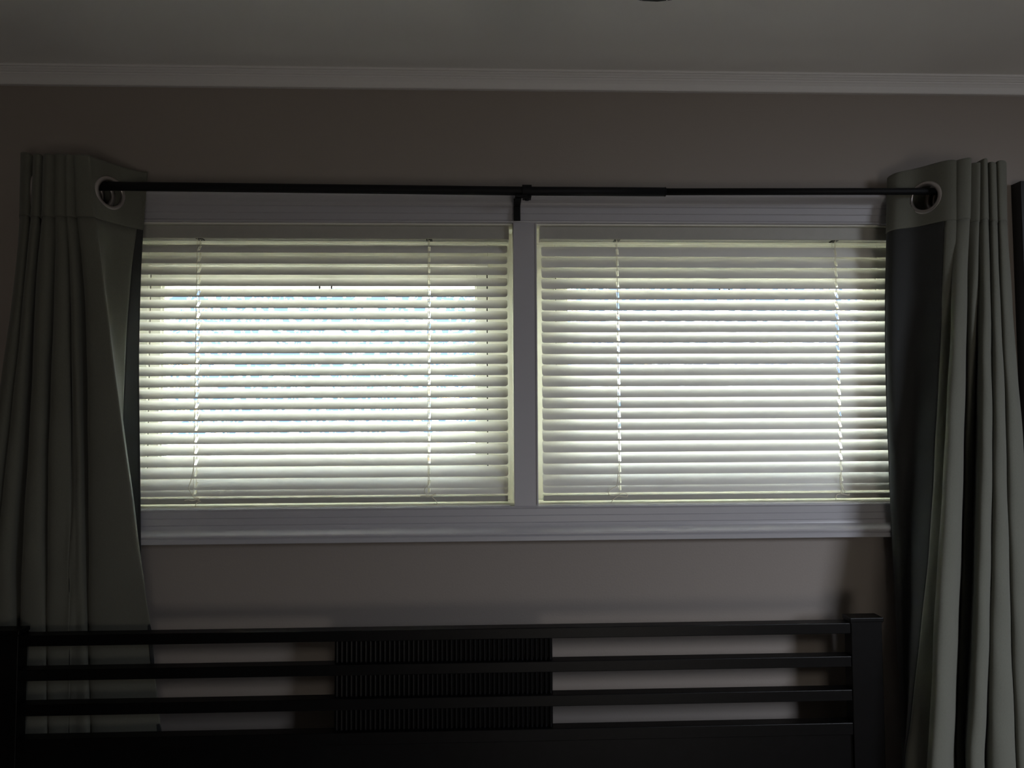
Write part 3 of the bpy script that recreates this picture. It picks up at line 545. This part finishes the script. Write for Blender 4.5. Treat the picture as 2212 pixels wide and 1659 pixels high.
def curtain(cols, label, lin_cols, hem_cols, end_skip, skew):
    root = thing('curtain', label, 'curtain', (cols[3][0][0], -.081, .14))
    # body
    N = 8; zs = []
    z = HB
    while z > 1.1: zs.append(z); z -= .016
    while z > .14: zs.append(z); z -= .08
    zs.append(.14)
    def sheet(zs, n, ripple=True):
        V = []
        for z in zs:
            row = []
            for k, (x, y) in enumerate(section(cols, z, n)):
                u = k / n
                rip = .0011 * math.sin(z * 31 + u * 2.1) * math.sin(z * 13 + u * 1.3) * min(1, max(0, (HB - z) / .15)) if ripple else 0
                y2 = min(y + rip, -.0305)
                row.append((x, y2, z + skew(u) * (1 if z > 2.0 else 0) * max(0, (z - 2.0) / .226)))
            V.append(row)
        return V
    V = sheet(zs, N); nc = len(V[0])
    def part(name, c0, c1, mats, thick):
        vs_ = [p for row in V for p in row[c0:c1 + 1]]; m = c1 - c0 + 1
        F = [(i * m + j, i * m + j + 1, (i + 1) * m + j + 1, (i + 1) * m + j) for i in range(len(V) - 1) for j in range(m - 1)]
        me = bpy.data.meshes.new(name); me.from_pydata(vs_, [], F); me.update()
        o = link(name, me, mats, root, True)
        s = o.modifiers.new('thickness', 'SOLIDIFY'); s.thickness = thick; s.offset = 0
        if len(mats) > 1: s.material_offset = 1
        return o
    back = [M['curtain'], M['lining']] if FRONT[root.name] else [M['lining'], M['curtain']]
    segs = [(0, lin_cols, 'L'), (lin_cols, hem_cols, 'H'), (hem_cols, len(cols) - 1, 'B')]
    for a, b, k in segs:
        if b <= a: continue
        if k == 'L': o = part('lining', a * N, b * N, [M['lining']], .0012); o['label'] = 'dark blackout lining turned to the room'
        elif k == 'H': o = part('side_hem', a * N, b * N, [M['curtain']], .0022)
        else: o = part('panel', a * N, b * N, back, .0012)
    # header band with punched grommet holes
    n2 = 26; hz = [2.226 - (2.226 - HB + .001) * i / 30 for i in range(31)]
    H = sheet(hz, n2, False); m = len(H[0])
    # grommets where a fold crosses the rod
    gz = 2.1690; base = section(cols, gz, n2)
    G = []
    for i in range(n2, len(base) - 1 - end_skip * n2):
        y0, y1 = base[i][1] + .0805, base[i + 1][1] + .0805
        if y0 * y1 < 0:
            p = Vector((base[i][0], base[i][1], gz)).lerp(Vector((base[i + 1][0], base[i + 1][1], gz)), y0 / (y0 - y1))
            a = base[max(0, i - 2)]; b = base[min(len(base) - 1, i + 3)]
            tg = Vector((b[0] - a[0], b[1] - a[1], 0)).normalized()
            G.append((p, tg, i))
    kill = set()
    for p, tg, ii in G:
        for i in range(30):
            for j in range(max(0, ii - n2 + 2), min(m - 1, ii + n2 - 2)):
                c = (Vector(H[i][j]) + Vector(H[i + 1][j + 1])) / 2 - p
                if math.hypot(c.z, math.hypot(c.x, c.y)) < .0262: kill.add((i, j))
    vs_ = [p for row in H for p in row]
    F = [(i * m + j, i * m + j + 1, (i + 1) * m + j + 1, (i + 1) * m + j) for i in range(30) for j in range(m - 1) if (i, j) not in kill]
    me = bpy.data.meshes.new('header_band'); me.from_pydata(vs_, [], F); me.update()
    o = link('header_band', me, M['curtain'], root, True); s = o.modifiers.new('thickness', 'SOLIDIFY'); s.thickness = .0026; s.offset = 0
    for p, tg, ii in G:
        nrm = tg.cross(Vector((0, 0, 1)))
        bm = bmesh.new()
        pr = [(.0225, -.0018), (.0225, .0018), (.0240, .0034), (.0262, .0040), (.0292, .0034), (.0312, .0018), (.0312, -.0018), (.0292, -.0034), (.0262, -.0040), (.0240, -.0034)]
        ring_lathe(bm, pr, p, nrm, tg, Vector((0, 0, 1)), 44)
        obj('grommet', bm, M['ring'], root, True)
    at_root(root)
    return root

FRONT = {'curtain': True, 'curtain.001': False}
curtain(LEFT_FOLDS, 'grey-green grommet curtain bunched left of the windows', 1, 1, 3, lambda u: .022 * max(0, (u - 18.5) / 4.5) if u > 18.5 else 0)
curtain(RIGHT_FOLDS, 'grey-green grommet curtain bunched right of the windows, dark lining turned outwards', 0, 1, 1, lambda u: .004 * math.sin(u))

# ------------------------------------------------------------------ headboard
def headboard():
    root = thing('headboard', 'black wooden slatted bed headboard under the windows', 'headboard', (-.08, -.09, 0))
    yf, yb = -.103, -.077
    W_ = M['blackwood']
    def cap(x0, x1):
        bm = bmesh.new(); a = .0025
        pts = [(x0, yf, 1.3830), (x1, yf, 1.3830), (x1, yb, 1.3830), (x0, yb, 1.3830)]
        box(bm, x0 - a, x1 + a, yf - a, yb + a, 1.3860, 1.3935, .0012)
        box(bm, x0 - .0008, x1 + .0008, yf - .0008, yb + .0008, 1.3835, 1.3862)
        return bm
    for x0, x1 in ((-.8725, -.8145), (.6535, .7100)):
        p = bx('post', W_, root, x0, x1, yf, yb, 0, 1.3845, .0012)
        c = obj('post_cap', cap(x0, x1), W_, p)
    X0, X1 = -.8145, .6535
    for z0, z1 in ((1.3648, 1.3838), (1.3058, 1.3248), (1.2460, 1.2655)):
        bx('rail', W_, root, X0, X1, yf + .0015, yb - .0005, z0, z1, .0012)
    bx('bottom_rail', W_, root, X0, X1, yf + .0015, yb - .0005, 1.186, 1.2073, .0012)
    bx('lower_panel', W_, root, X0, X1, yf + .006, yb - .006, .42, 1.186)
    # reeded centre panel, three rows between the rails
    px0, px1 = -.2735, .1143; n = 46; wd = (px1 - px0) / n
    for z0, z1 in ((1.3248, 1.3648), (1.2655, 1.3058), (1.2073, 1.2460)):
        bx('backing_panel', W_, root, px0, px1, -.088, -.084, z0, z1)
        bm = bmesh.new(); lo = []; hi = []
        for k in range(7):
            t = PI * k / 6; xx = -math.cos(t) * wd * .46; yy = -math.sin(t) * .0042
            lo.append(bm.verts.new((xx, yy, 0))); hi.append(bm.verts.new((xx, yy, z1 - z0)))
        for k in range(6): bm.faces.new((lo[k], lo[k + 1], hi[k + 1], hi[k]))
        bm.faces.new((lo[0], hi[0], hi[6], lo[6])); bm.faces.new(lo[::-1]); bm.faces.new(hi)
        bmesh.ops.recalc_face_normals(bm, faces=bm.faces)
        me = bpy.data.meshes.new('reed'); bm.to_mesh(me); bm.free(); me.materials.append(W_)
        for k in range(n):
            o = bpy.data.objects.new('reed', me); C.objects.link(o); o.parent = root
            o.location = (px0 + wd * (k + .5), -.0880, z0)
    at_root(root)
headboard()

# unseen mattress and pale duvet, added to bounce light up to the ceiling
ms = thing('bed', 'unseen bed in front of the black headboard, pale bedding added to bounce light', 'bed', (-.08, -1.1, 0))
bx('mattress', M['bedding'], ms, -.85, .69, -2.10, -.125, .33, .60, .04); bx('bed_base', M['blackwood'], ms, -.84, .68, -2.09, -.125, .08, .33, .01)
bx('duvet', M['bedding'], ms, -.88, .72, -2.12, -.50, .60, .66, .028)
for x in (-.78, .62):
    for y in (-2.0, -.20): bx('leg', M['blackwood'], ms, x - .03, x + .03, y - .03, y + .03, 0, .08)
at_root(ms)

# ------------------------------------------------------------------ black picture frame at the right edge of the view
pf = thing('picture_frame', 'thin black frame on the wall at the right edge, beside the right curtain', 'picture frame', (1.30, -.012, 1.80))
bm = bmesh.new()
for a, b, c, d in ((1.058, 1.083, 1.38, 2.2215), (1.517, 1.542, 1.38, 2.2215), (1.083, 1.517, 2.1965, 2.2215), (1.083, 1.517, 1.38, 1.405)): box(bm, a, b, -.026, 0, c, d, .001)
obj('frame', bm, M['frameblack'], pf); bx('picture', M['art'], pf, 1.083, 1.517, -.012, 0, 1.405, 2.1965); at_root(pf)

# ------------------------------------------------------------------ ceiling fan (only a blade tip reaches the frame)
HX, HY, FZ = .060, -1.325, 2.188
fan = thing('ceiling_fan', 'black ceiling fan, one blade tip at the top edge of the view', 'ceiling fan', (HX, HY, ZC))
def lathe_z(prof, name, m, parent):
    bm = bmesh.new(); rows = []
    for k in range(32):
        t = 2 * PI * k / 32; rows.append([bm.verts.new((HX + r * math.cos(t), HY + r * math.sin(t), z)) for r, z in prof])
    for k in range(32):
        a, b = rows[k], rows[(k + 1) % 32]
        for i in range(len(prof) - 1): bm.faces.new((a[i], a[i + 1], b[i + 1], b[i]))
    bmesh.ops.remove_doubles(bm, verts=bm.verts, dist=1e-5)
    return obj(name, bm, m, parent, True)
lathe_z([(0, ZC), (.065, ZC), (.062, ZC - .03), (.02, ZC - .05), (0, ZC - .05)], 'canopy', M['fan'], fan)
lathe_z([(0, ZC - .05), (.012, ZC - .05), (.012, FZ + .06), (0, FZ + .06)], 'downrod', M['fan'], fan)
lathe_z([(0, FZ + .075), (.05, FZ + .07), (.095, FZ + .045), (.10, FZ + .01), (.08, FZ - .03), (.05, FZ - .045), (0, FZ - .05)], 'motor_housing', M['fan'], fan)
tip = Vector((.1640, -.6585))
a0 = math.atan2(tip.y - HY, tip.x - HX); RB = (tip - Vector((HX, HY))).length
for k in range(5):
    a = a0 + k * 2 * PI / 5; d = Vector((math.cos(a), math.sin(a), 0)); s = Vector((-math.sin(a), math.cos(a), 0))
    bm = bmesh.new(); top = []; bot = []
    outl = []
    for q in range(13):
        t = -PI / 2 + PI * q / 12; outl.append((RB - .058 + .058 * math.cos(t), .058 * math.sin(t)))
    outl += [(.19, .050), (.16, .030), (.16, -.030), (.19, -.050)]
    for r, w in outl:
        zz = FZ + .01 + w * .21
        p = Vector((HX, HY, 0)) + d * r + s * w
        top.append(bm.verts.new((p.x, p.y, zz + .003))); bot.append(bm.verts.new((p.x, p.y, zz - .003)))
    n = len(outl); bm.faces.new(top); bm.faces.new(bot[::-1])
    for i in range(n): bm.faces.new((top[i], top[(i + 1) % n], bot[(i + 1) % n], bot[i]))
    obj('blade', bm, M['fan'], fan)
    bm = bmesh.new(); c = Vector((HX, HY, FZ + .005)); tube(bm, [c + d * .085, c + d * .13, c + d * .20 + Vector((0, 0, -.001))], [.010, .012, .008], 10); obj('blade_arm', bm, M['fan'], fan)
at_root(fan)

# ------------------------------------------------------------------ outside: brick veneer, eave, lawn, trees
bv = struct(stempty('wall_outside', (0, WT + .05, 1.2)), 'red brick veneer outside the windows', 'wall')
bm = bmesh.new(); y0, y1 = WT + .002, .222
box(bm, XL - .1, -.715, y0, y1 - .006, -.3, 2.45); box(bm, .052, .095, y0, y1 - .006, -.3, 2.45); box(bm, .876, XR + .1, y0, y1 - .006, -.3, 2.45)
box(bm, -.715, .052, y0, y1 - .006, -.3, 1.575); box(bm, .095, .876, y0, y1 - .006, -.3, 1.575)
box(bm, -.715, .052, y0, y1 - .006, 2.15, 2.45); box(bm, .095, .876, y0, y1 - .006, 2.15, 2.45)
obj('mortar_bed', bm, M['mortar'], bv)
me = None
for row in range(9):
    zz = 1.575 + row * .067
    for col in range(2):
        xr = -.7105 - col * .205 - (.10 if row % 2 and col else 0); xl = xr - (.195 if not (row % 2 and col == 0) else .093)
        b = bmesh.new(); box(b, xl, xr, y0 + .004, y1, zz, zz + .057, .002)
        obj('brick', b, M['brick'], bv)
at_root(bv)
ea = struct(bx('trim_7', M['soffit'], None, XL - .4, XR + .4, .222, .58, 2.36, 2.42), 'painted roof eave outside above the windows', 'eave')
struct(bx('roof', M['bark'], None, XL - .4, XR + .4, YB - .4, .62, 2.55, 2.62), 'unseen dark roof deck over the room, put there to block the sun', 'roof')  # unseen roof, placed to keep the sun out of the room
bm = bmesh.new()
vs4 = [bm.verts.new(p) for p in ((-60, .23, -.3), (60, .23, -.3), (60, 90, -.3), (-60, 90, -.3))]; bm.faces.new(vs4)
struct(obj('ground', bm, M['grass']), 'sunlit lawn outside the windows', 'lawn')

def tree(x, y, h, rad, label, seed):
    rnd = random.Random(seed)
    root = thing('tree', label, 'tree', (x, y, -.3))
    bm = bmesh.new(); top = Vector((x, y, h * .62))
    tube(bm, [(x, y, -.3), (x + .04, y, h * .25), tuple(top)], [.17, .13, .05], 10)
    tips = []
    for k in range(16):
        a = rnd.uniform(0, 2 * PI); e = rnd.uniform(-.15, 1.0); L = rad * rnd.uniform(.5, .95)
        st = Vector((x + .03, y, h * rnd.uniform(.16, .55)))
        en = st + Vector((math.cos(a) * math.cos(e), math.sin(a) * math.cos(e), math.sin(e) * .8)) * L
        tube(bm, [st, st.lerp(en, .5) + Vector((0, 0, .10)), en], [.04, .022, .008], 7); tips += [en, st.lerp(en, .75), st.lerp(en, .5)]
    obj('trunk', bm, M['bark'], root)
    vs_, F = [], []
    for t in tips:
        for k in range(32):
            c = t + Vector((rnd.gauss(0, .34), rnd.gauss(0, .34), rnd.gauss(0, .30)))
            u = Vector((rnd.gauss(0, 1), rnd.gauss(0, 1), rnd.gauss(0, 1))).normalized(); v = u.cross(Vector((rnd.gauss(0, 1), rnd.gauss(0, 1), rnd.gauss(0, 1)))).normalized()
            s = rnd.uniform(.04, .07); i = len(vs_)
            vs_ += [c - u * s, c + v * s * .5 + Vector((0, 0, .006)), c + u * s, c - v * s * .5]; F.append((i, i + 1, i + 2, i + 3))
    me = bpy.data.meshes.new('foliage'); me.from_pydata([tuple(p) for p in vs_], [], F); me.update()
    f = link('foliage', me, M['leaf'], root); f['kind'] = 'stuff'
    at_root(root)
tree(.58, 10.5, 6.0, 3.2, 'autumn tree showing through the right half of the left blind', 21)
tree(-7.0, 12.5, 6.0, 2.6, 'autumn tree far left beyond the left window', 22)
tree(7.5, 12.5, 6.0, 2.8, 'autumn tree far right beyond the right window', 23)
